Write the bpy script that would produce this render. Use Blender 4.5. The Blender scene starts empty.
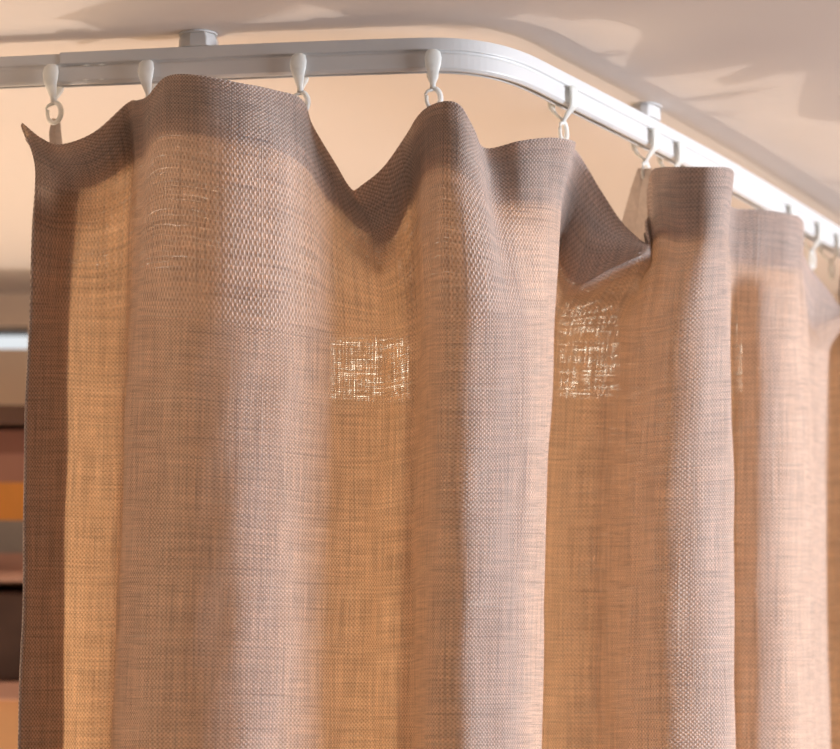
import bpy, bmesh, math, random
import numpy as np
from mathutils import Vector, Matrix
random.seed(4)
S = bpy.context.scene
C = S.collection

# ------------------------------------------------------------------ camera
F = 2500.0
PITCH = math.atan(475.5 / F)
CAMZ = 1.9
cd = bpy.data.cameras.new('camera')
cam = bpy.data.objects.new('camera', cd); C.objects.link(cam)
cam.location = (0, 0, CAMZ)
cam.rotation_euler = (math.pi/2 + PITCH, 0, 0)
cd.sensor_fit = 'HORIZONTAL'; cd.sensor_width = 36
cd.lens = F/840*36
cd.clip_start = 0.01
cd.dof.use_dof = True
cd.dof.focus_distance = 1.37
cd.dof.aperture_fstop = 9.0
S.camera = cam

# ------------------------------------------------------------------ light
w = bpy.data.worlds.new('world'); S.world = w; w.use_nodes = True
w.node_tree.nodes['Background'].inputs[0].default_value = (0.84, 0.72, 0.65, 1)
w.node_tree.nodes['Background'].inputs[1].default_value = 0.10

def aim(o, target):
    d = Vector(target) - o.location
    o.rotation_euler = d.to_track_quat('-Z', 'Y').to_euler()

def lamp(name, kind, loc, target, energy, col, **kw):
    l = bpy.data.lights.new(name, kind); o = bpy.data.objects.new(name, l); C.objects.link(o)
    o.location = loc; l.energy = energy; l.color = col
    for k, v in kw.items(): setattr(l, k, v)
    aim(o, target); return o
# low warm light rising from behind the curtain
lamp('warm_low_light', 'POINT', (-0.60, 1.80, 1.30), (0.03, 1.42, 2.30), 16.5, (1.0, 0.88, 0.78), shadow_soft_size=0.03)
# warm light raking in from the left
lamp('warm_left_light', 'AREA', (-1.4, 1.12, 1.65), (-0.1, 1.38, 2.25), 2.4, (1.0, 0.82, 0.66),
     shape='RECTANGLE', size=0.3, size_y=0.3)
# wide warm fill added behind the curtain to bring out its golden translucence
lamp('warm_room_light', 'AREA', (-0.66, 1.86, 1.60), (0.05, 1.43, 2.05), 9.5, (1.0, 0.74, 0.48),
     shape='RECTANGLE', size=0.7, size_y=0.7)
# cool daylight from the right, in front
lamp('cool_window_light', 'AREA', (2.15, 0.88, 2.14), (0.1, 1.45, 2.10), 100, (0.86, 0.91, 1.0),
     shape='RECTANGLE', size=1.0, size_y=0.5)
S.view_settings.view_transform = 'Standard'
S.view_settings.look = 'None'
S.view_settings.gamma = 1
S.view_settings.exposure = -0.24

# ------------------------------------------------------------------ helpers
def ray(x, y):
    dx = (x-420)/F; dy = (374.5-y)/F
    return (dx, math.cos(PITCH)-dy*math.sin(PITCH), math.sin(PITCH)+dy*math.cos(PITCH))
def at_Y(x, y, Y):                      # the point seen at (x, y) at distance Y
    r = ray(x, y); s = Y/r[1]
    return Vector((r[0]*s, Y, CAMZ+r[2]*s))
def at_Z(x, y, h):                      # the point seen at (x, y) at height h above the camera
    r = ray(x, y); s = h/r[2]
    return Vector((r[0]*s, r[1]*s, CAMZ+h))

def tag(o, label=None, cat=None, group=None, kind=None):
    if label: o['label'] = label
    if cat: o['category'] = cat
    if group: o['group'] = group
    if kind: o['kind'] = kind
    return o
def empty(name, loc, rz=0):
    o = bpy.data.objects.new(name, None); C.objects.link(o)
    o.location = loc; o.rotation_euler = (0, 0, rz); o.empty_display_size = 0.02
    return o
def mesh_obj(name, bm, mat, parent=None, smooth=False, bevel=0.0):
    me = bpy.data.meshes.new(name)
    bmesh.ops.recalc_face_normals(bm, faces=bm.faces)
    bm.to_mesh(me); bm.free()
    if smooth:
        for p in me.polygons: p.use_smooth = True
    me.materials.append(mat)
    o = bpy.data.objects.new(name, me); C.objects.link(o)
    if parent: o.parent = parent
    if bevel:
        b = o.modifiers.new('bevel', 'BEVEL'); b.width = bevel; b.segments = 2; b.limit_method = 'ANGLE'
    return o
def add_box(bm, lo, hi):
    vs = [bm.verts.new((x, y, z)) for x in (lo[0], hi[0]) for y in (lo[1], hi[1]) for z in (lo[2], hi[2])]
    for f in ((0,1,3,2),(4,6,7,5),(0,4,5,1),(2,3,7,6),(0,2,6,4),(1,5,7,3)):
        bm.faces.new([vs[i] for i in f])
def add_loft(bm, rings, closed_ring=True, caps=True):
    R = [[bm.verts.new(p) for p in r] for r in rings]
    n = len(R[0])
    for a, b in zip(R, R[1:]):
        for i in range(n if closed_ring else n-1):
            j = (i+1) % n
            bm.faces.new((a[i], a[j], b[j], b[i]))
    if caps:
        bm.faces.new(R[0]); bm.faces.new(list(reversed(R[-1])))
def add_tube(bm, pts, r, n=10, flat=1.0):
    pts = [Vector(p) for p in pts]; rings = []
    for i, p in enumerate(pts):
        t = (pts[min(i+1, len(pts)-1)] - pts[max(i-1, 0)]).normalized()
        a = t.cross(Vector((0, 1, 0)))
        if a.length < 1e-3: a = t.cross(Vector((1, 0, 0)))
        a.normalize(); b = t.cross(a)
        rr = r[i] if isinstance(r, (list, tuple)) else r
        rings.append([p + a*rr*math.cos(k*2*math.pi/n) + b*rr*flat*math.sin(k*2*math.pi/n) for k in range(n)])
    add_loft(bm, rings)
def pchip(xk, yk, x):
    xk = np.asarray(xk, float); yk = np.asarray(yk, float)
    h = np.diff(xk); d = np.diff(yk)/h; m = np.zeros(len(xk))
    for i in range(1, len(xk)-1):
        if d[i-1]*d[i] > 0:
            w1 = 2*h[i]+h[i-1]; w2 = h[i]+2*h[i-1]
            m[i] = (w1+w2)/(w1/d[i-1]+w2/d[i])
    m[0] = d[0]; m[-1] = d[-1]
    i = np.clip(np.searchsorted(xk, x, side='right')-1, 0, len(xk)-2)
    t = (x-xk[i])/h[i]
    return (yk[i]*(2*t**3-3*t**2+1) + h[i]*m[i]*(t**3-2*t**2+t) + yk[i+1]*(-2*t**3+3*t**2) + h[i]*m[i+1]*(t**3-t**2))
def catmull(xk, yk, x):
    xk = np.asarray(xk, float); yk = np.asarray(yk, float)
    h = np.diff(xk); m = np.zeros(len(xk))
    m[1:-1] = (yk[2:]-yk[:-2])/(xk[2:]-xk[:-2]); m[0] = (yk[1]-yk[0])/h[0]; m[-1] = (yk[-1]-yk[-2])/h[-1]
    i = np.clip(np.searchsorted(xk, x, side='right')-1, 0, len(xk)-2)
    t = (x-xk[i])/h[i]
    return (yk[i]*(2*t**3-3*t**2+1) + h[i]*m[i]*(t**3-2*t**2+t) + yk[i+1]*(-2*t**3+3*t**2) + h[i]*m[i+1]*(t**3-t**2))

# ------------------------------------------------------------------ materials
def mat(name):
    m = bpy.data.materials.new(name); m.use_nodes = True
    return m, m.node_tree.nodes, m.node_tree.links
def plain(name, col, rough=0.6, noise=0.0, scale=20, bump=0.0, spec=0.5, coat=0.0):
    m, N, L = mat(name); b = N['Principled BSDF']
    b.inputs['Roughness'].default_value = rough
    b.inputs['Specular IOR Level'].default_value = spec
    b.inputs['Coat Weight'].default_value = coat
    tc = N.new('ShaderNodeTexCoord'); nz = N.new('ShaderNodeTexNoise')
    nz.inputs['Scale'].default_value = scale; nz.inputs['Detail'].default_value = 4
    L.new(tc.outputs['Object'], nz.inputs['Vector'])
    rp = N.new('ShaderNodeValToRGB')
    rp.color_ramp.elements[0].position = 0.3; rp.color_ramp.elements[1].position = 0.7
    rp.color_ramp.elements[0].color = tuple(c*(1-noise) for c in col)+(1,)
    rp.color_ramp.elements[1].color = tuple(min(1, c*(1+noise)) for c in col)+(1,)
    L.new(nz.outputs['Fac'], rp.inputs['Fac']); L.new(rp.outputs['Color'], b.inputs['Base Color'])
    if bump:
        bp = N.new('ShaderNodeBump'); bp.inputs['Strength'].default_value = bump
        bp.inputs['Distance'].default_value = 0.001
        L.new(nz.outputs['Fac'], bp.inputs['Height']); L.new(bp.outputs['Normal'], b.inputs['Normal'])
    return m

def fabric(name, front, trans, tmix, holes, bump=1.0):
    """woven linen: cells of warp and weft thread, slubs, pin holes between loose threads; UV is in metres"""
    m, N, L = mat(name)
    for n in list(N):
        if n.type == 'BSDF_PRINCIPLED': N.remove(n)
    out = N['Material Output']
    def M(op, a, b=None, c=None, clamp=False):
        n = N.new('ShaderNodeMath'); n.operation = op; n.use_clamp = clamp
        for i, v in enumerate((a, b, c)):
            if v is None: continue
            if isinstance(v, (int, float)): n.inputs[i].default_value = v
            else: L.new(v, n.inputs[i])
        return n.outputs[0]
    def noise(su, sv, detail=2.0, off=0.0, wv=None):
        cb = N.new('ShaderNodeCombineXYZ')
        L.new(M('MULTIPLY_ADD', U, su, off), cb.inputs[0]); L.new(M('MULTIPLY_ADD', V, sv, off*1.7), cb.inputs[1])
        n = N.new('ShaderNodeTexNoise'); n.inputs['Scale'].default_value = 1; n.inputs['Detail'].default_value = detail
        n.noise_dimensions = '2D'
        L.new(cb.outputs[0], n.inputs['Vector']); return n.outputs['Fac']
    def step(v, lo, hi):
        n = N.new('ShaderNodeMapRange'); n.interpolation_type = 'SMOOTHSTEP'
        L.new(v, n.inputs['Value'])
        n.inputs['From Min'].default_value = lo; n.inputs['From Max'].default_value = hi
        return n.outputs['Result']
    uv = N.new('ShaderNodeUVMap'); uv.uv_map = 'UVMap'
    sp = N.new('ShaderNodeSeparateXYZ'); L.new(uv.outputs['UV'], sp.inputs[0])
    U, V = sp.outputs[0], sp.outputs[1]
    P = 0.00128
    k = math.pi/P
    wob = M('MULTIPLY', M('SUBTRACT', noise(60, 60, 2, 3.1), 0.5), 0.0016)
    wob2 = M('MULTIPLY', M('SUBTRACT', noise(50, 70, 2, 9.1), 0.5), 0.0016)
    su = M('SINE', M('MULTIPLY', M('ADD', U, wob), k))
    sv = M('SINE', M('MULTIPLY', M('ADD', V, wob2), k))
    prod = M('MULTIPLY', su, sv)                       # checker of raised threads
    au = M('ABSOLUTE', su); av = M('ABSOLUTE', sv)
    # slubs: thick irregular threads along the weft (v) and the warp (u)
    sl_v = noise(14, 520, 1.5, 1.7); sl_u = noise(520, 9, 1.5, 5.3)
    dark_v = step(sl_v, 0.65, 0.75); dark_u = step(sl_u, 0.64, 0.74)
    lite_v = step(M('SUBTRACT', 1.0, sl_v), 0.66, 0.76); lite_u = step(M('SUBTRACT', 1.0, sl_u), 0.66, 0.76)
    dark = M('MAXIMUM', dark_v, dark_u); lite = M('MAXIMUM', lite_v, lite_u)
    thick = M('ADD', noise(10, 230, 2, 21.0), noise(230, 8, 2, 31.0))      # 0..2, loose and dense bands
    mott = noise(900, 900, 1, 2.0)
    # colour
    def mixc(f, a, b):
        n = N.new('ShaderNodeMix'); n.data_type = 'RGBA'
        if isinstance(f, (int, float)): n.inputs[0].default_value = f
        else: L.new(f, n.inputs[0])
        for s, v in ((6, a), (7, b)):
            if isinstance(v, tuple): n.inputs[s].default_value = v+(1,)
            else: L.new(v, n.inputs[s])
        return n.outputs[2]
    f = front
    lo = (f[0]*0.52, f[1]*0.46, f[2]*0.42); hi = (min(1, f[0]*1.50), min(1, f[1]*1.52), min(1, f[2]*1.55))
    cellf = M('ADD', M('MULTIPLY_ADD', prod, 0.56, 0.22), M('MULTIPLY', mott, 0.6), clamp=True)
    col = mixc(cellf, lo, hi)
    col = mixc(M('MULTIPLY', dark, 0.38), col, (0.20, 0.19, 0.21))
    col = mixc(M('MULTIPLY', lite, 0.42), col, (0.80, 0.74, 0.68))
    col = mixc(M('MULTIPLY', M('SUBTRACT', thick, 0.8, clamp=True), 0.32), col, (f[0]*0.7, f[1]*0.66, f[2]*0.66))
    t = trans
    tcol = mixc(step(thick, 0.75, 1.25), (min(1, t[0]*1.12), min(1, t[1]*1.18), min(1, t[2]*1.35)), (t[0]*0.78, t[1]*0.66, t[2]*0.55))
    tcol = mixc(M('MULTIPLY', dark, 0.70), tcol, (t[0]*0.4, t[1]*0.38, t[2]*0.45))
    tcol = mixc(M('MULTIPLY', M('MULTIPLY', au, av), 0.45), (min(1, t[0]*1.25), min(1, t[1]*1.3), min(1, t[2]*1.4)), tcol)
    thr = M('ADD', noise(760, 26, 1, 81.0), noise(26, 760, 1, 91.0))         # every thread a little different
    def scale(c, fac):
        n = N.new('ShaderNodeVectorMath'); n.operation = 'SCALE'; L.new(c, n.inputs[0]); L.new(fac, n.inputs['Scale']); return n.outputs[0]
    tcol = scale(tcol, M('MULTIPLY_ADD', thr, 0.75, 0.25)); col = scale(col, M('MULTIPLY_ADD', thr, 0.22, 0.78))
    # relief
    h = M('ADD', M('MULTIPLY', prod, 0.5), M('MULTIPLY', M('MULTIPLY', au, av), 0.4))
    h = M('ADD', h, M('MULTIPLY', lite, 0.4)); h = M('ADD', h, M('MULTIPLY', mott, 0.3))
    bp = N.new('ShaderNodeBump'); bp.inputs['Strength'].default_value = bump; bp.inputs['Distance'].default_value = 0.0008
    L.new(h, bp.inputs['Height'])
    df = N.new('ShaderNodeBsdfDiffuse'); L.new(col, df.inputs['Color']); L.new(bp.outputs['Normal'], df.inputs['Normal'])
    sh = N.new('ShaderNodeBsdfSheen'); sh.inputs['Color'].default_value = (0.75, 0.72, 0.70, 1); sh.inputs['Roughness'].default_value = 0.45
    L.new(bp.outputs['Normal'], sh.inputs['Normal'])
    tr = N.new('ShaderNodeBsdfTranslucent'); L.new(tcol, tr.inputs['Color'])
    m1 = N.new('ShaderNodeMixShader'); m1.inputs[0].default_value = tmix
    L.new(df.outputs[0], m1.inputs[1]); L.new(tr.outputs[0], m1.inputs[2])
    m2 = N.new('ShaderNodeMixShader'); m2.inputs[0].default_value = 0.10
    L.new(m1.outputs[0], m2.inputs[1]); L.new(sh.outputs[0], m2.inputs[2])
    last = m2.outputs[0]
    if holes:
        # gaps sit where both threads are at their edge and the weave is loose
        gap = M('MULTIPLY', step(M('SUBTRACT', 1.0, au), 0.35, 0.8), step(M('SUBTRACT', 1.0, av), 0.35, 0.8))
        lu = M('MULTIPLY', step(M('SUBTRACT', 1.0, au), 0.5, 0.95), step(noise(700, 130, 2, 61.0), 0.55, 0.64))
        lv = M('MULTIPLY', step(M('SUBTRACT', 1.0, av), 0.5, 0.95), step(noise(130, 700, 2, 71.0), 0.55, 0.64))
        gap = M('ADD', gap, M('ADD', lu, lv))
        loose = step(M('SUBTRACT', 2.0, M('ADD', noise(30, 700, 2, 41.0), noise(700, 25, 2, 51.0))), 0.95, 1.25)
        a = M('MULTIPLY', M('MULTIPLY', gap, loose), holes, clamp=True)
        tp = N.new('ShaderNodeBsdfTransparent'); m3 = N.new('ShaderNodeMixShader')
        L.new(a, m3.inputs[0]); L.new(last, m3.inputs[1]); L.new(tp.outputs[0], m3.inputs[2]); last = m3.outputs[0]
    L.new(last, out.inputs['Surface'])
    return m

M_linen = fabric('linen_weave', (0.63, 0.53, 0.475), (0.74, 0.475, 0.265), 0.38, 0.45)
M_hem = fabric('linen_hem', (0.63, 0.53, 0.475), (0.60, 0.42, 0.28), 0.16, 0.0)
M_tape = plain('heading_tape_cloth', (0.62, 0.53, 0.47), 0.9, 0.08, 400, 0.3, 0.1)
M_ceil = plain('painted_ceiling', (0.74, 0.68, 0.64), 0.75, 0.012, 3, 0.0, 0.25)
M_wall = plain('painted_wall', (0.70, 0.54, 0.40), 0.85, 0.02, 4)
M_floor = plain('wooden_floor', (0.42, 0.28, 0.18), 0.5, 0.2, 6)
M_rail = plain('white_enamel', (0.60, 0.59, 0.58), 0.32, 0.01, 60)
M_darkwood = plain('dark_wood', (0.085, 0.040, 0.025), 0.5, 0.25, 14)
M_lightwood = plain('light_wood', (0.60, 0.34, 0.17), 0.5, 0.15, 10)
M_pinkwood = plain('pinkish_wood', (0.36, 0.20, 0.15), 0.6, 0.1, 10)
M_frame = plain('window_frame_paint', (0.12, 0.11, 0.11), 0.4, 0.02, 10)
def plastic(name, col):
    m, N, L = mat(name); b = N['Principled BSDF']
    b.inputs['Base Color'].default_value = col+(1,); b.inputs['Roughness'].default_value = 0.28
    nz = N.new('ShaderNodeTexNoise'); nz.inputs['Scale'].default_value = 300
    mr = N.new('ShaderNodeMapRange'); mr.inputs['To Min'].default_value = 0.22; mr.inputs['To Max'].default_value = 0.34
    L.new(nz.outputs['Fac'], mr.inputs['Value']); L.new(mr.outputs['Result'], b.inputs['Roughness'])
    tr = N.new('ShaderNodeBsdfTranslucent'); tr.inputs['Color'].default_value = col+(1,)
    mx = N.new('ShaderNodeMixShader'); mx.inputs[0].default_value = 0.4
    L.new(b.outputs[0], mx.inputs[1]); L.new(tr.outputs[0], mx.inputs[2])
    L.new(mx.outputs[0], N['Material Output'].inputs['Surface']); return m
M_plastic = plastic('white_plastic', (0.90, 0.90, 0.87))
def glow(name, c0, c1, strength):
    m, N, L = mat(name)
    for n in list(N):
        if n.type == 'BSDF_PRINCIPLED': N.remove(n)
    e = N.new('ShaderNodeEmission'); e.inputs['Strength'].default_value = strength
    tc = N.new('ShaderNodeTexCoord'); nz = N.new('ShaderNodeTexNoise'); nz.inputs['Scale'].default_value = 2.5
    L.new(tc.outputs['Object'], nz.inputs['Vector'])
    rp = N.new('ShaderNodeValToRGB'); rp.color_ramp.elements[0].color = c0+(1,); rp.color_ramp.elements[1].color = c1+(1,)
    L.new(nz.outputs['Fac'], rp.inputs['Fac']); L.new(rp.outputs['Color'], e.inputs['Color'])
    L.new(e.outputs[0], N['Material Output'].inputs['Surface']); return m
M_sky = glow('daylight_outside', (0.72, 0.84, 0.98), (1.0, 0.97, 0.90), 1.1)
M_sparkle = glow('bright_daylight_outside', (1.0, 0.88, 0.66), (1.0, 0.95, 0.80), 6.0)  # added glow behind the curtain, showing as sparkles through the weave holes

# ------------------------------------------------------------------ the room
RAILH = 0.45; GAP = 0.0088; CZ = CAMZ + RAILH + GAP; WALLY = 2.05
def slab(name, lo, hi, m):
    bm = bmesh.new(); add_box(bm, lo, hi); return tag(mesh_obj(name, bm, m), kind='structure')
slab('ceiling', (-2.2, -0.6, CZ), (3.0, WALLY+0.1, CZ+0.08), M_ceil)
slab('floor', (-2.2, -0.6, -0.05), (3.0, WALLY+0.1, 0), M_floor)
# back wall: left slit window, plus added unseen glowing slots that sparkle through weave
def px_rect(x0, y0, x1, y1, Y):
    a = at_Y(x0, y0, Y); b = at_Y(x1, y1, Y); return a.x, b.z, b.x, a.z
W1 = (-1.30, at_Y(20, 349, WALLY).z, at_Y(29, 340, WALLY).x, at_Y(20, 326, WALLY).z)
W2 = px_rect(326, 328, 414, 400, WALLY)  # this and the next two are unseen slots added for the sparkles
W3 = px_rect(556, 292, 626, 398, WALLY)
W4 = px_rect(734, 298, 752, 390, WALLY)
bm = bmesh.new()
T = WALLY+0.1; x = -2.2
for W in (W1, W2, W3, W4):
    add_box(bm, (x, WALLY, 0), (W[0], T, CZ))
    add_box(bm, (W[0], WALLY, 0), (W[2], T, W[1])); add_box(bm, (W[0], WALLY, W[3]), (W[2], T, CZ)); x = W[2]
add_box(bm, (x, WALLY, 0), (3.0, T, CZ))
tag(mesh_obj('wall_back', bm, M_wall), kind='structure')
slab('wall_left', (-2.3, -0.6, 0), (-2.2, WALLY+0.1, CZ), M_wall)
for i, W in enumerate((W1, W2, W3, W4)):
    bm = bmesh.new(); x0, z0, x1, z1 = W; t = 0.0018 if i == 0 else 0.004
    add_box(bm, (x0, WALLY+0.02, z0), (x1, WALLY+0.05, z0+t)); add_box(bm, (x0, WALLY+0.02, z1-t), (x1, WALLY+0.05, z1))
    add_box(bm, (x0, WALLY+0.02, z0+t), (x0+t, WALLY+0.05, z1-t)); add_box(bm, (x1-t, WALLY+0.02, z0+t), (x1, WALLY+0.05, z1-t))
    fr = tag(mesh_obj('window_%d' % (i+1), bm, M_frame), kind='structure')
    bm = bmesh.new(); add_box(bm, (x0+t, WALLY+0.032, z0+t), (x1-t, WALLY+0.036, z1-t))
    mesh_obj('window_pane', bm, M_sky if i == 0 else M_sparkle, fr)  # only the first is a window pane, the rest are added glow

# ------------------------------------------------------------------ rail path (plan curve of the front top edge)
edge_px = [(-160,62.8),(0,55),(100,50.5),(200,45.7),(300,41.5),(400,38),(440,37),(480,40),(520,50),(560,69.6),(601,90.8),(637,109.5),(660,121.8),(740,166),(840,227),(960,303),(1100,393)]
pts = [at_Z(x, y, RAILH) for x, y in edge_px]
kx = np.cumsum([0]+[(pts[i+1]-pts[i]).length for i in range(len(pts)-1)])
ss = np.arange(0, kx[-1], 0.004)
X = catmull(kx, [p.x for p in pts], ss); Y = catmull(kx, [p.y for p in pts], ss)
def smooth_path(a, n):
    for _ in range(n):
        b = a.copy(); b[1:-1] = (a[:-2]+2*a[1:-1]+a[2:])/4; a = b
    return a
X = smooth_path(X, 12); Y = smooth_path(Y, 12)
PATH = [Vector((x, y, 0)) for x, y in zip(X, Y)]
def frame_at(i):
    t = (PATH[min(i+1, len(PATH)-1)] - PATH[max(i-1, 0)]).normalized()
    return PATH[i], t, Vector((-t.y, t.x, 0))          # position, direction, inward (away from camera)
def px_of(p):
    v = p - Vector((0, 0, CAMZ)); c, s = math.cos(PITCH), math.sin(PITCH)
    z = v.y*c + v.z*s; yy = -v.y*s + v.z*c
    return 420+F*v.x/z, 374.5-F*yy/z
def index_at(xpx):
    best = min(range(len(PATH)), key=lambda i: abs(px_of(PATH[i]+Vector((0, 0, CAMZ+RAILH)))[0]-xpx))
    return best
RT = CAMZ+RAILH; RD = 0.0095
def profile(shrink=0.0):
    s = shrink; d = RD
    return [(s, -s), (s, -0.0070), (0.0012, -0.0074), (0.0012, -0.0088), (s, -0.0093), (s, -0.0175+s), (0.0018, -0.0190+s),
            (d/2-0.0015, -0.0190+s), (d/2-0.0015, -0.0150), (d/2+0.0015, -0.0150), (d/2+0.0015, -0.0190+s),
            (d-0.0018, -0.0190+s), (d-s, -0.0175+s), (d-s, -0.0093), (d-0.0012, -0.0088), (d-0.0012, -0.0074), (d-s, -0.0070), (d-s, -s)]
def sweep(i0, i1, prof):
    bm = bmesh.new(); rings = []
    for i in range(i0, i1+1):
        p, t, n = frame_at(i)
        rings.append([Vector((p.x+n.x*a, p.y+n.y*a, RT+b)) for a, b in prof])
    add_loft(bm, rings); return bm
joint = index_at(58)
rail = empty('curtain_rail', (0, 1.37, RT))
tag(rail, 'white metal curtain track bending round a corner just below the ceiling', 'curtain rail')
def under(o, root):                                     # keep world placement while parenting
    o.parent = root; o.matrix_parent_inverse = Matrix.LocRotScale(root.location, root.rotation_euler, None).inverted()
    return o
under(mesh_obj('track', sweep(joint, len(PATH)-1, profile()), M_rail, smooth=False, bevel=0.0004), rail)
o = under(mesh_obj('track_extension', sweep(0, joint+3, profile(0.0007)), M_rail, bevel=0.0003), rail)
bm = bmesh.new()
p, t, n = frame_at(joint+1)
for dz in (-0.0085, -0.0172):
    for k in (0, 9):
        c = p + t*(0.012+k*0.001); 
        r = [[Vector((c.x+t.x*dx*q-n.x*0.0004, c.y+t.y*dx*q-n.y*0.0004, RT+dz+dd*q)) for dx, dd in ((-.002,0),(0,.0005),(.002,0),(0,-.0005))] for q in (1,)]
        r.append([v + n*0.0008 for v in r[0]]); add_loft(bm, r)
under(mesh_obj('joint_clip', bm, M_plastic), rail)

# ceiling brackets
def bracket(xpx, label):
    i = index_at(xpx); p, t, n = frame_at(i)
    root = empty('ceiling_bracket', (p.x, p.y, RT), math.atan2(t.y, t.x)); tag(root, label, 'bracket', 'brackets holding the rail')
    bm = bmesh.new()
    sec = [(-0.0085, 0.000), (-0.0110, 0.004), (-0.0110, 0.011), (-0.006, 0.016), (0.006, 0.016), (0.0110, 0.011), (0.0110, 0.004), (0.0065, -0.0015), (-0.003, -0.0015)]
    add_loft(bm, [[Vector((a*k, b, z)) for a, b in sec] for z, k in ((0.0, 1.0), (GAP*0.55, 1.0), (GAP*0.9, 0.86))])
    mesh_obj('bracket_body', bm, M_rail, root, bevel=0.0006)
    bm = bmesh.new()
    add_loft(bm, [[Vector((0.0112*math.cos(q*math.pi/12), 0.0055+0.0098*math.sin(q*math.pi/12), z)) for q in range(24)] for z in (GAP*0.88, GAP-0.0002)])
    mesh_obj('ceiling_plate', bm, M_rail, root)
bracket(196, 'small white ceiling bracket above the straight left run of the rail')
bracket(655, 'small white ceiling bracket above the receding right run of the rail')

# ------------------------------------------------------------------ the curtain
# columns of the hanging cloth: top edge (x, y, distance), bottom of heading, body at mid height, body at the lower edge of view
cols = [
 ((23,124,1.365),(36,178,1.36),(31,320,1.37),(21,750,1.37)),
 ((42,139,1.372),(56,186,1.355),(50,320,1.385),(42,750,1.385)),
 ((61,145,1.385),(80,190,1.365),(70,320,1.400),(62,750,1.400)),
 ((94,133,1.395),(104,186,1.385),(100,322,1.41),(88,750,1.415)),
 ((126,105,1.392),(133,166,1.402),(128,322,1.414),(114,750,1.414)),
 ((135,102,1.378),(136,160,1.382),(129,320,1.390),(114,750,1.390)),
 ((147,97,1.360),(146,152,1.357),(140,318,1.355),(123,750,1.352)),
 ((165,78,1.338),(162,134,1.337),(158,318,1.337),(143,750,1.335)),
 ((195,76,1.325),(195,134,1.322),(195,320,1.320),(185,750,1.318)),
 ((240,84,1.325),(240,144,1.320),(240,325,1.316),(230,750,1.312)),
 ((275,91,1.338),(278,153,1.330),(278,330,1.325),(268,750,1.322)),
 ((303,101,1.352),(306,170,1.348),(308,335,1.340),(300,750,1.340)),
 ((313,126,1.372),(326,200,1.358),(330,338,1.352),(322,750,1.355)),
 ((335,163,1.385),(349,226,1.360),(355,340,1.368),(347,750,1.372)),
 ((353,191,1.392),(376,245,1.362),(382,340,1.386),(375,750,1.392)),
 ((360,187,1.392),(380,246,1.362),(386,339,1.389),(379,750,1.395)),
 ((383,168,1.390),(397,236,1.368),(403,335,1.400),(396,750,1.404)),
 ((403,140,1.385),(411,205,1.375),(418,330,1.396),(410,750,1.398)),
 ((420,114,1.358),(424,178,1.366),(428,322,1.364),(421,750,1.364)),
 ((441,103,1.336),(440,165,1.338),(442,320,1.334),(437,750,1.332)),
 ((460,106,1.334),(461,170,1.334),(468,320,1.326),(463,750,1.324)),
 ((474,129,1.345),(479,186,1.342),(496,320,1.334),(489,750,1.332)),
 ((486,149,1.372),(494,202,1.362),(519,320,1.350),(510,750,1.348)),
 ((520,142,1.368),(525,205,1.364),(536,320,1.367),(526,750,1.366)),
 ((553,139,1.376),(549,208,1.376),(549,320,1.390),(537,750,1.389)),
 ((575,143,1.392),(561,214,1.398),(554,320,1.414),(541,750,1.413)),
 ((573,149,1.430),(557,232,1.436),(549,322,1.432),(537,750,1.430)),
 ((580,156,1.462),(556,262,1.466),(548,326,1.452),(536,750,1.452)),
 ((601,191,1.466),(577,283,1.446),(558,331,1.476),(545,750,1.476)),
 ((624,225,1.458),(612,268,1.434),(582,332,1.488),(568,750,1.488)),
 ((648,244,1.450),(646,254,1.430),(608,332,1.490),(594,750,1.490)),
 ((648,222,1.480),(652,260,1.462),(622,332,1.482),(608,750,1.482)),
 ((647,192,1.486),(652,250,1.472),(634,332,1.468),(619,750,1.468)),
 ((651,173,1.474),(655,240,1.465),(640,331,1.460),(626,750,1.460)),
 ((657,169,1.468),(661,236,1.458),(650,330,1.451),(636,750,1.451)),
 ((680,168,1.448),(680,240,1.440),(672,326,1.430),(662,750,1.429)),
 ((708,168,1.438),(706,238,1.432),(702,322,1.430),(698,750,1.429)),
 ((729,169,1.446),(723,236,1.442),(723,320,1.446),(725,750,1.445)),
 ((734,175,1.466),(729,240,1.462),(730,320,1.470),(736,750,1.469)),
 ((729,195,1.510),(724,255,1.505),(726,328,1.505),(731,750,1.502)),
 ((734,209,1.548),(731,264,1.545),(732,335,1.548),(734,750,1.546)),
 ((765,211,1.556),(764,268,1.552),(760,335,1.538),(760,750,1.536)),
 ((790,215,1.566),(788,270,1.560),(788,335,1.548),(794,750,1.546)),
 ((801,219,1.588),(800,272,1.585),(804,335,1.578),(811,750,1.576)),
 ((804,228,1.625),(803,280,1.622),(807,340,1.612),(816,750,1.606)),
 ((800,245,1.660),(803,300,1.655),(806,345,1.650),(815,750,1.644)),
 ((812,270,1.692),(810,328,1.665),(814,350,1.668),(818,750,1.660)),
 ((828,290,1.712),(824,326,1.680),(822,352,1.684),(824,750,1.676)),
 ((842,308,1.735),(841,318,1.705),(827,352,1.712),(828,750,1.704)),
 ((842,280,1.770),(846,322,1.752),(831,352,1.760),(831,750,1.755)),
 ((846,252,1.775),(850,308,1.765),(850,350,1.772),(846,750,1.770)),
 ((880,250,1.750),(882,304,1.745),(884,350,1.735),(884,750,1.730)),
 ((925,262,1.760),(926,312,1.756),(928,352,1.750),(928,750,1.745)),
 ((935,290,1.83),(937,335,1.82),(930,362,1.82),(930,750,1.815)),
 ((965,320,1.90),(967,350,1.88),(955,370,1.89),(955,750,1.885)),
]
nk = len(cols)
K = [[] for _ in range(7)]                          # 7 rows of key points
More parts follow.
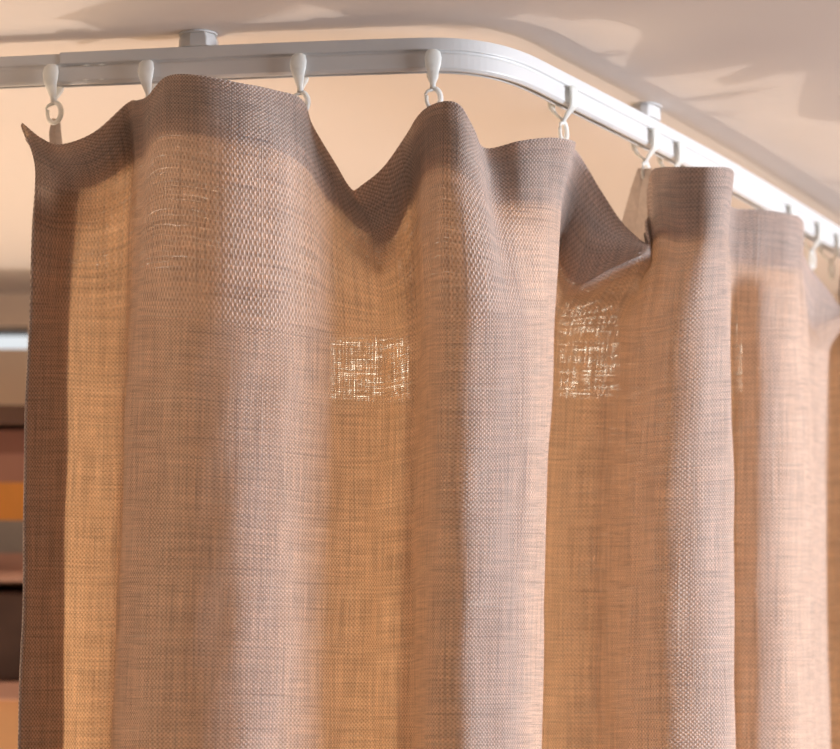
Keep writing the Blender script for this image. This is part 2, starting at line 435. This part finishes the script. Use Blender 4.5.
for c in cols:
    r0, r1, r2, r3 = c
    a, b, d, e = (at_Y(*r0), at_Y(*r1), at_Y(*r2), at_Y(*r3))
    rb = at_Y(r1[0]+0.34*(r2[0]-r1[0]), r1[1]+0.32*(r2[1]-r1[1]), r1[2]+0.70*(r2[2]-r1[2]))
    f = d.lerp(e, 1.0); g = e + (e-d)*0.6; g.z = 1.3
    h = Vector((g.x, g.y, 0.04))
    for row, v in zip(K, (a, b, rb, d, e, g, h)): row.append(v)
K = np.array([[list(v) for v in row] for row in K])           # 7, nk, 3
# key parameter along the cloth: distance between columns at mid height, blended with the heading
seg = 0.5*np.linalg.norm(np.diff(K[3], axis=0), axis=1)+0.3*np.linalg.norm(np.diff(K[0], axis=0), axis=1)+0.2*np.linalg.norm(np.diff(K[4], axis=0), axis=1)
uk = np.concatenate(([0], np.cumsum(seg)))
NU = 700
us = np.linspace(0, uk[-1], NU)
rows = np.stack([np.stack([catmull(uk, K[r, :, c], us) for c in range(3)], -1) for r in range(7)])   # 7,NU,3
seglen = np.linalg.norm(np.diff(rows, axis=0), axis=2)
vlen = np.median(seglen, axis=1)
vk = np.concatenate(([0], np.cumsum(vlen)))
vs = np.concatenate((np.linspace(0, vk[1], 14, endpoint=False), np.linspace(vk[1], vk[2], 10, endpoint=False), np.linspace(vk[2], vk[3], 22, endpoint=False),
                     np.linspace(vk[3], vk[4], 60, endpoint=False), np.linspace(vk[4], vk[5], 16, endpoint=False), np.linspace(vk[5], vk[6], 14)))
NV = len(vs)
G = np.zeros((NV, NU, 3))
for c in range(3):
    for j in range(NU):
        G[:, j, c] = pchip(vk, rows[:, j, c], vs)
i3, i5 = int(np.searchsorted(vs, vk[3])), int(np.searchsorted(vs, vk[5]))
i4 = int(np.searchsorted(vs, vk[4]))
for a_, b_, ra in ((i3, i4, 3), (i4, i5, 4)):           # let the weft run level below the heading
    t_ = ((vs[a_:b_]-vk[ra])/(vk[ra+1]-vk[ra]))[:, None]
    G[a_:b_, :, 2] = rows[ra, None, :, 2]*(1-t_) + rows[ra+1, None, :, 2]*t_
# small unevenness of a hand-hung cloth
uu, vv = np.meshgrid(us, vs)
wav = 0.0010*np.sin(uu*95+1.3*np.sin(vv*16))*np.sin(vv*22+uu*9)+0.0006*np.sin(uu*210+vv*31)*np.cos(vv*47)
def grid_normals(G):
    du = np.gradient(G, axis=1); dv = np.gradient(G, axis=0)
    n = np.cross(du, dv); n /= (np.linalg.norm(n, axis=2, keepdims=True)+1e-12)
    return n
Nn = grid_normals(G)                                # towards the camera side for a flat panel
if Nn[40, 60, 1] > 0: Nn = -Nn
fade = np.clip(vv/0.02, 0, 1)
G = G + Nn*(wav*fade)[..., None]
Nn = grid_normals(G)
if Nn[40, 60, 1] > 0: Nn = -Nn
def grid_mesh(name, P, UVu, UVv, m, root):
    nv, nu = P.shape[:2]
    me = bpy.data.meshes.new(name)
    idx = np.arange(nv*nu).reshape(nv, nu)
    q = np.stack([idx[:-1, :-1], idx[1:, :-1], idx[1:, 1:], idx[:-1, 1:]], -1).reshape(-1, 4)
    me.vertices.add(nv*nu); me.vertices.foreach_set('co', P.reshape(-1))
    me.loops.add(q.size); me.loops.foreach_set('vertex_index', q.reshape(-1).astype(np.int32))
    me.polygons.add(len(q)); me.polygons.foreach_set('loop_start', np.arange(0, q.size, 4, dtype=np.int32))
    me.update(calc_edges=True)
    uvl = me.uv_layers.new(name='UVMap')
    uvs = np.stack([UVu.reshape(-1)[q.reshape(-1)], UVv.reshape(-1)[q.reshape(-1)]], -1)
    uvl.data.foreach_set('uv', uvs.reshape(-1).astype(np.float32))
    for p_ in me.polygons: p_.use_smooth = True
    me.materials.append(m); me.validate()
    o = bpy.data.objects.new(name, me); C.objects.link(o)
    return under(o, root)
curtain = empty('curtain', (0, 1.38, 0.04))
tag(curtain, 'beige woven linen curtain hanging in loose pleats from the white corner rail', 'curtain')
# front cloth, turned over at the top: front layer, rounded edge
TH = 0.0011
top = []
for k in range(1, 6):
    a = math.pi*k/6
    top.append(G[0] - Nn[0]*TH*(1-math.cos(a)) + np.array([0, 0, TH*1.0*math.sin(a)]))
ib = int(np.searchsorted(vs, vk[1])) + 1
back = [G[i] - Nn[i]*(2*TH) for i in range(0, ib)]
mesh_v = vs
grid_mesh('fabric_panel', G, uu, vv, M_linen, curtain)
P2 = np.array([G[0]] + top + back)
v2 = np.concatenate((-np.arange(0, 6)*0.0006, -0.0036-vs[:ib]))
uu2, vv2 = np.meshgrid(us, v2)
grid_mesh('heading_hem', P2, uu2, vv2, M_hem, curtain)
# side hem on the left edge
ju = int(np.searchsorted(us, uk[2]*1.02))
side = []
for k in range(0, 6):
    a = math.pi*k/6
    out = (G[:, 0]-G[:, 2]); out /= np.linalg.norm(out, axis=1, keepdims=True)
    side.append(G[:, 0] - Nn[:, 0]*TH*0.9*(1-math.cos(a)) + out*TH*0.9*math.sin(a))
side += [G[:, j] - Nn[:, j]*TH*1.8 for j in range(0, ju)]
PS = np.stack(side, 1)
u3 = np.concatenate((-np.arange(0, 6)*0.0006, -0.0036-us[:ju]))
uu3, vv3 = np.meshgrid(u3, vs)
grid_mesh('side_hem', PS[4:], uu3[4:], vv3[4:], M_hem, curtain)
# gathering tape on the back of the heading
ta, tb = 3, 11
PT = np.array([G[i] - Nn[i]*(2*TH+0.0009) for i in range(ta, tb)])
uuT, vvT = np.meshgrid(us, vs[ta:tb])
o = grid_mesh('heading_tape', PT, uuT, vvT, M_tape, curtain); o['label'] = 'pale gathering tape'

# pale tape showing past the cloth at two hooks
def tape_strip(pxs):
    bm = bmesh.new(); L_ = []; 
    for (xa, ya, Ya), (xb, yb, Yb) in pxs:
        a, b = at_Y(xa, ya, Ya), at_Y(xb, yb, Yb); m_ = (a+b)/2 + Vector((0, 0.0012, 0)); d_ = Vector((0, 0.0008, 0))
        L_.append([a, m_, b, b+d_, m_+d_, a+d_])
    add_loft(bm, L_)
    o = under(mesh_obj('tape_loop', bm, M_tape, smooth=False), curtain); o['label'] = 'pale gathering tape loop'
tape_strip([((52,118,1.402),(60,118,1.402)), ((49,132,1.402),(61,132,1.402)), ((50,160,1.404),(64,160,1.404))])
tape_strip([((638,168,1.505),(652,168,1.500)), ((631,188,1.510),(651,188,1.500)), ((625,210,1.515),(651,210,1.500)), ((614,250,1.520),(652,250,1.500))])

# ------------------------------------------------------------------ gliders
def interp(tbl, n):
    out = []
    for a, b in zip(tbl, tbl[1:]):
        for k in range(n): out.append([a[q]+(b[q]-a[q])*k/n for q in range(len(a))])
    out.append(list(tbl[-1])); return out
def make_glider():
    """x along the rail, y away from the front face, z up; origin on the rail's top front edge"""
    root = empty('rail_glider', (0, 0, 0))
    mid = RD/2
    # two arms that wrap the lower half of the track and meet in a neck underneath (y, z, half width, thickness)
    for s, nm in ((1, 'front_arm'), (-1, 'rear_arm')):
        T_ = [(-0.0018, -0.0078, 0.0026), (-0.0026, -0.0092, 0.0040), (-0.0034, -0.0130, 0.0048), (-0.0034, -0.0170, 0.0044), (-0.0022, -0.0205, 0.0034), (0.0010, -0.0235, 0.0025), (0.0030, -0.0262, 0.0016), (mid, -0.0285, 0.0018)]
        if s < 0: T_ = [(-0.0012, -0.0105, 0.0026), (-0.0024, -0.0125, 0.0036), (-0.0030, -0.0165, 0.0038), (-0.0024, -0.0200, 0.0032), (0.0000, -0.0230, 0.0022), (0.0030, -0.0258, 0.0016), (mid, -0.0275, 0.0016)]
        T_ = interp(T_, 3); rings = []
        for (y, z, hw) in T_:
            if s < 0: y = RD - y
            th = 0.0014 
            rings.append([Vector((hw*math.cos(q*math.pi/6), y + th*math.sin(q*math.pi/6)*(1 if abs(math.cos(q*math.pi/6)) < .9 else .6), z)) for q in range(12)])
        bm = bmesh.new(); add_loft(bm, rings); mesh_obj(nm, bm, M_plastic, root, smooth=True)
    # small lug that slides in the groove
    bm = bmesh.new(); add_box(bm, (-0.0024, -0.0018, -0.0090), (0.0024, 0.0008, -0.0078)); mesh_obj('groove_lug', bm, M_plastic, root, bevel=0.0002)
    # open hook below the neck
    bm = bmesh.new(); P_ = []
    for k in range(0, 19):
        a = math.radians(100 - k*16.5)
        P_.append((0.0040*math.cos(a)+0.0004, mid, -0.0345+0.0060*math.sin(a)))
    add_tube(bm, [(0, mid, -0.0265)]+P_, [0.0017]+[0.0016]*10+[0.0014]*5+[0.0011]*4, 8)
    add_tube(bm, [(0.0002, mid, -0.0290), (-0.0030, mid, -0.0300), (-0.0046, mid-0.0008, -0.0325)], [0.0012, 0.001, 0.0006], 8)
    mesh_obj('hook', bm, M_plastic, root, smooth=True)
    return root
def copy_tree(o, parent=None):
    c = o.copy(); C.objects.link(c)
    if parent: c.parent = parent
    for ch in [q for q in bpy.data.objects if q.parent == o]: copy_tree(ch, c)
    return c
glider_specs = [
 (55, 0.06, 'white plastic rail glider with empty open hook, at far left above the curtain end'),
 (146, 0.10, 'white plastic rail glider tucked behind the left shoulder of the widest pleat'),
 (300, 0.16, 'white plastic rail glider at the right shoulder of the widest pleat'),
 (434, 0.42, 'white plastic rail glider above the narrow rounded pleat where the rail starts to bend'),
 (568, -0.05, 'white plastic rail glider seen side-on above the flat pleat on the bend'),
 (652, 0.30, 'left of the paired white gliders, beneath the right ceiling bracket'),
 (676, -0.05, 'right of the paired white gliders, at the left corner of the bright-edged pleat'),
 (789, 0.0, 'white rail glider just showing above the flat pleat near the right frame edge'),
 (816, 0.0, 'white rail glider right of the last flat pleat, near the right frame edge'),
 (836, 0.5, 'white rail glider cut by the right frame edge'),
]
g0 = make_glider()
for k, (xp, tw, lab) in enumerate(glider_specs):
    g = g0 if k == 0 else copy_tree(g0)
    p, t, n = frame_at(index_at(xp))
    g.location = (p.x, p.y, RT); g.rotation_euler = (0, 0, math.atan2(t.y, t.x))
    tag(g, lab, 'curtain glider', 'white gliders along the curtain rail')

# ------------------------------------------------------------------ shelf far behind on the left
SY = 1.94
def zpx(y): return at_Y(10, y, SY).z
sx0, sx1 = -0.50, -0.19
shelf = empty('shelf_unit', (-0.34, SY+0.1, 0))
tag(shelf, 'dark brown open shelf unit against the back wall, left of the curtain', 'shelf')
def board(y0, y1, m, name, front=SY):
    bm = bmesh.new(); add_box(bm, (sx0, front, zpx(y1)), (sx1, WALLY-0.005, zpx(y0)))
    return under(mesh_obj(name, bm, m, bevel=0.001), shelf)
board(405, 423, M_darkwood, 'shelf_board'); board(572, 580, M_pinkwood, 'shelf_board', SY-0.004); board(682, 700, M_pinkwood, 'shelf_board', SY-0.004)
for xa in (sx0-0.02, sx1):
    bm = bmesh.new(); add_box(bm, (xa, SY, 0), (xa+0.02, WALLY-0.005, zpx(405))); under(mesh_obj('side_panel', bm, M_darkwood, bevel=0.001), shelf)
bm = bmesh.new(); add_box(bm, (sx0, WALLY-0.012, 0.05), (sx1, WALLY-0.005, zpx(423))); under(mesh_obj('back_panel', bm, M_darkwood), shelf)
bm = bmesh.new(); add_box(bm, (sx0, SY+0.004, 0.05), (sx1, SY+0.02, zpx(700))); under(mesh_obj('cabinet_door', bm, M_lightwood), shelf)
def book(y0, y1, col, lab, dx=0.0, pages=True):
    z0, z1 = zpx(y1), zpx(y0); a, b = sx0+0.02+dx, sx1-0.03
    root = empty('book', ((a+b)/2, SY+0.08, z0)); tag(root, lab, 'book', 'books lying flat on the shelf')
    m = plain('cover_%d' % y0, col, 0.6, 0.05, 30)
    bm = bmesh.new(); t = 0.0022; h = z1-z0
    w2 = (b-a)/2
    add_box(bm, (-w2, -0.07, 0), (w2, 0.012, t)); add_box(bm, (-w2, -0.07, h-t), (w2, 0.012, h)); add_box(bm, (-w2, -0.072, 0), (w2, -0.068, h))
    mesh_obj('cover', bm, m, root)
    bm = bmesh.new(); add_box(bm, (-w2+0.004, -0.068, t), (w2-0.004, 0.009, h-t)); mesh_obj('pages', bm, M_pages, root)
M_pages = plain('book_pages', (0.62, 0.55, 0.46), 0.9, 0.06, 80)
book(552, 571.5, (0.30, 0.16, 0.12), 'pinkish brown flat book, lowest of the blurred stack at left')
book(519, 552, (0.17, 0.15, 0.14), 'grey-brown flat book under the orange one', 0.01)
book(481, 519, (0.50, 0.20, 0.03), 'thick orange flat book in the blurred stack at left', 0.03)
book(452, 481, (0.26, 0.12, 0.085), 'dusty red-brown flat book lying on the orange one', 0.02)
book(428, 452, (0.16, 0.06, 0.04), 'dark red flat book, topmost of the stack under the shelf board', 0.04)
bm = bmesh.new(); a, b = sx0+0.015, sx1-0.02
add_box(bm, (a, SY+0.012, zpx(681.5)), (b, WALLY-0.03, zpx(590)))
box = tag(mesh_obj('storage_box', bm, plain('box_board', (0.065, 0.035, 0.028), 0.7, 0.2, 30), bevel=0.003), 'dark brown storage box on the shelf below the books', 'box')
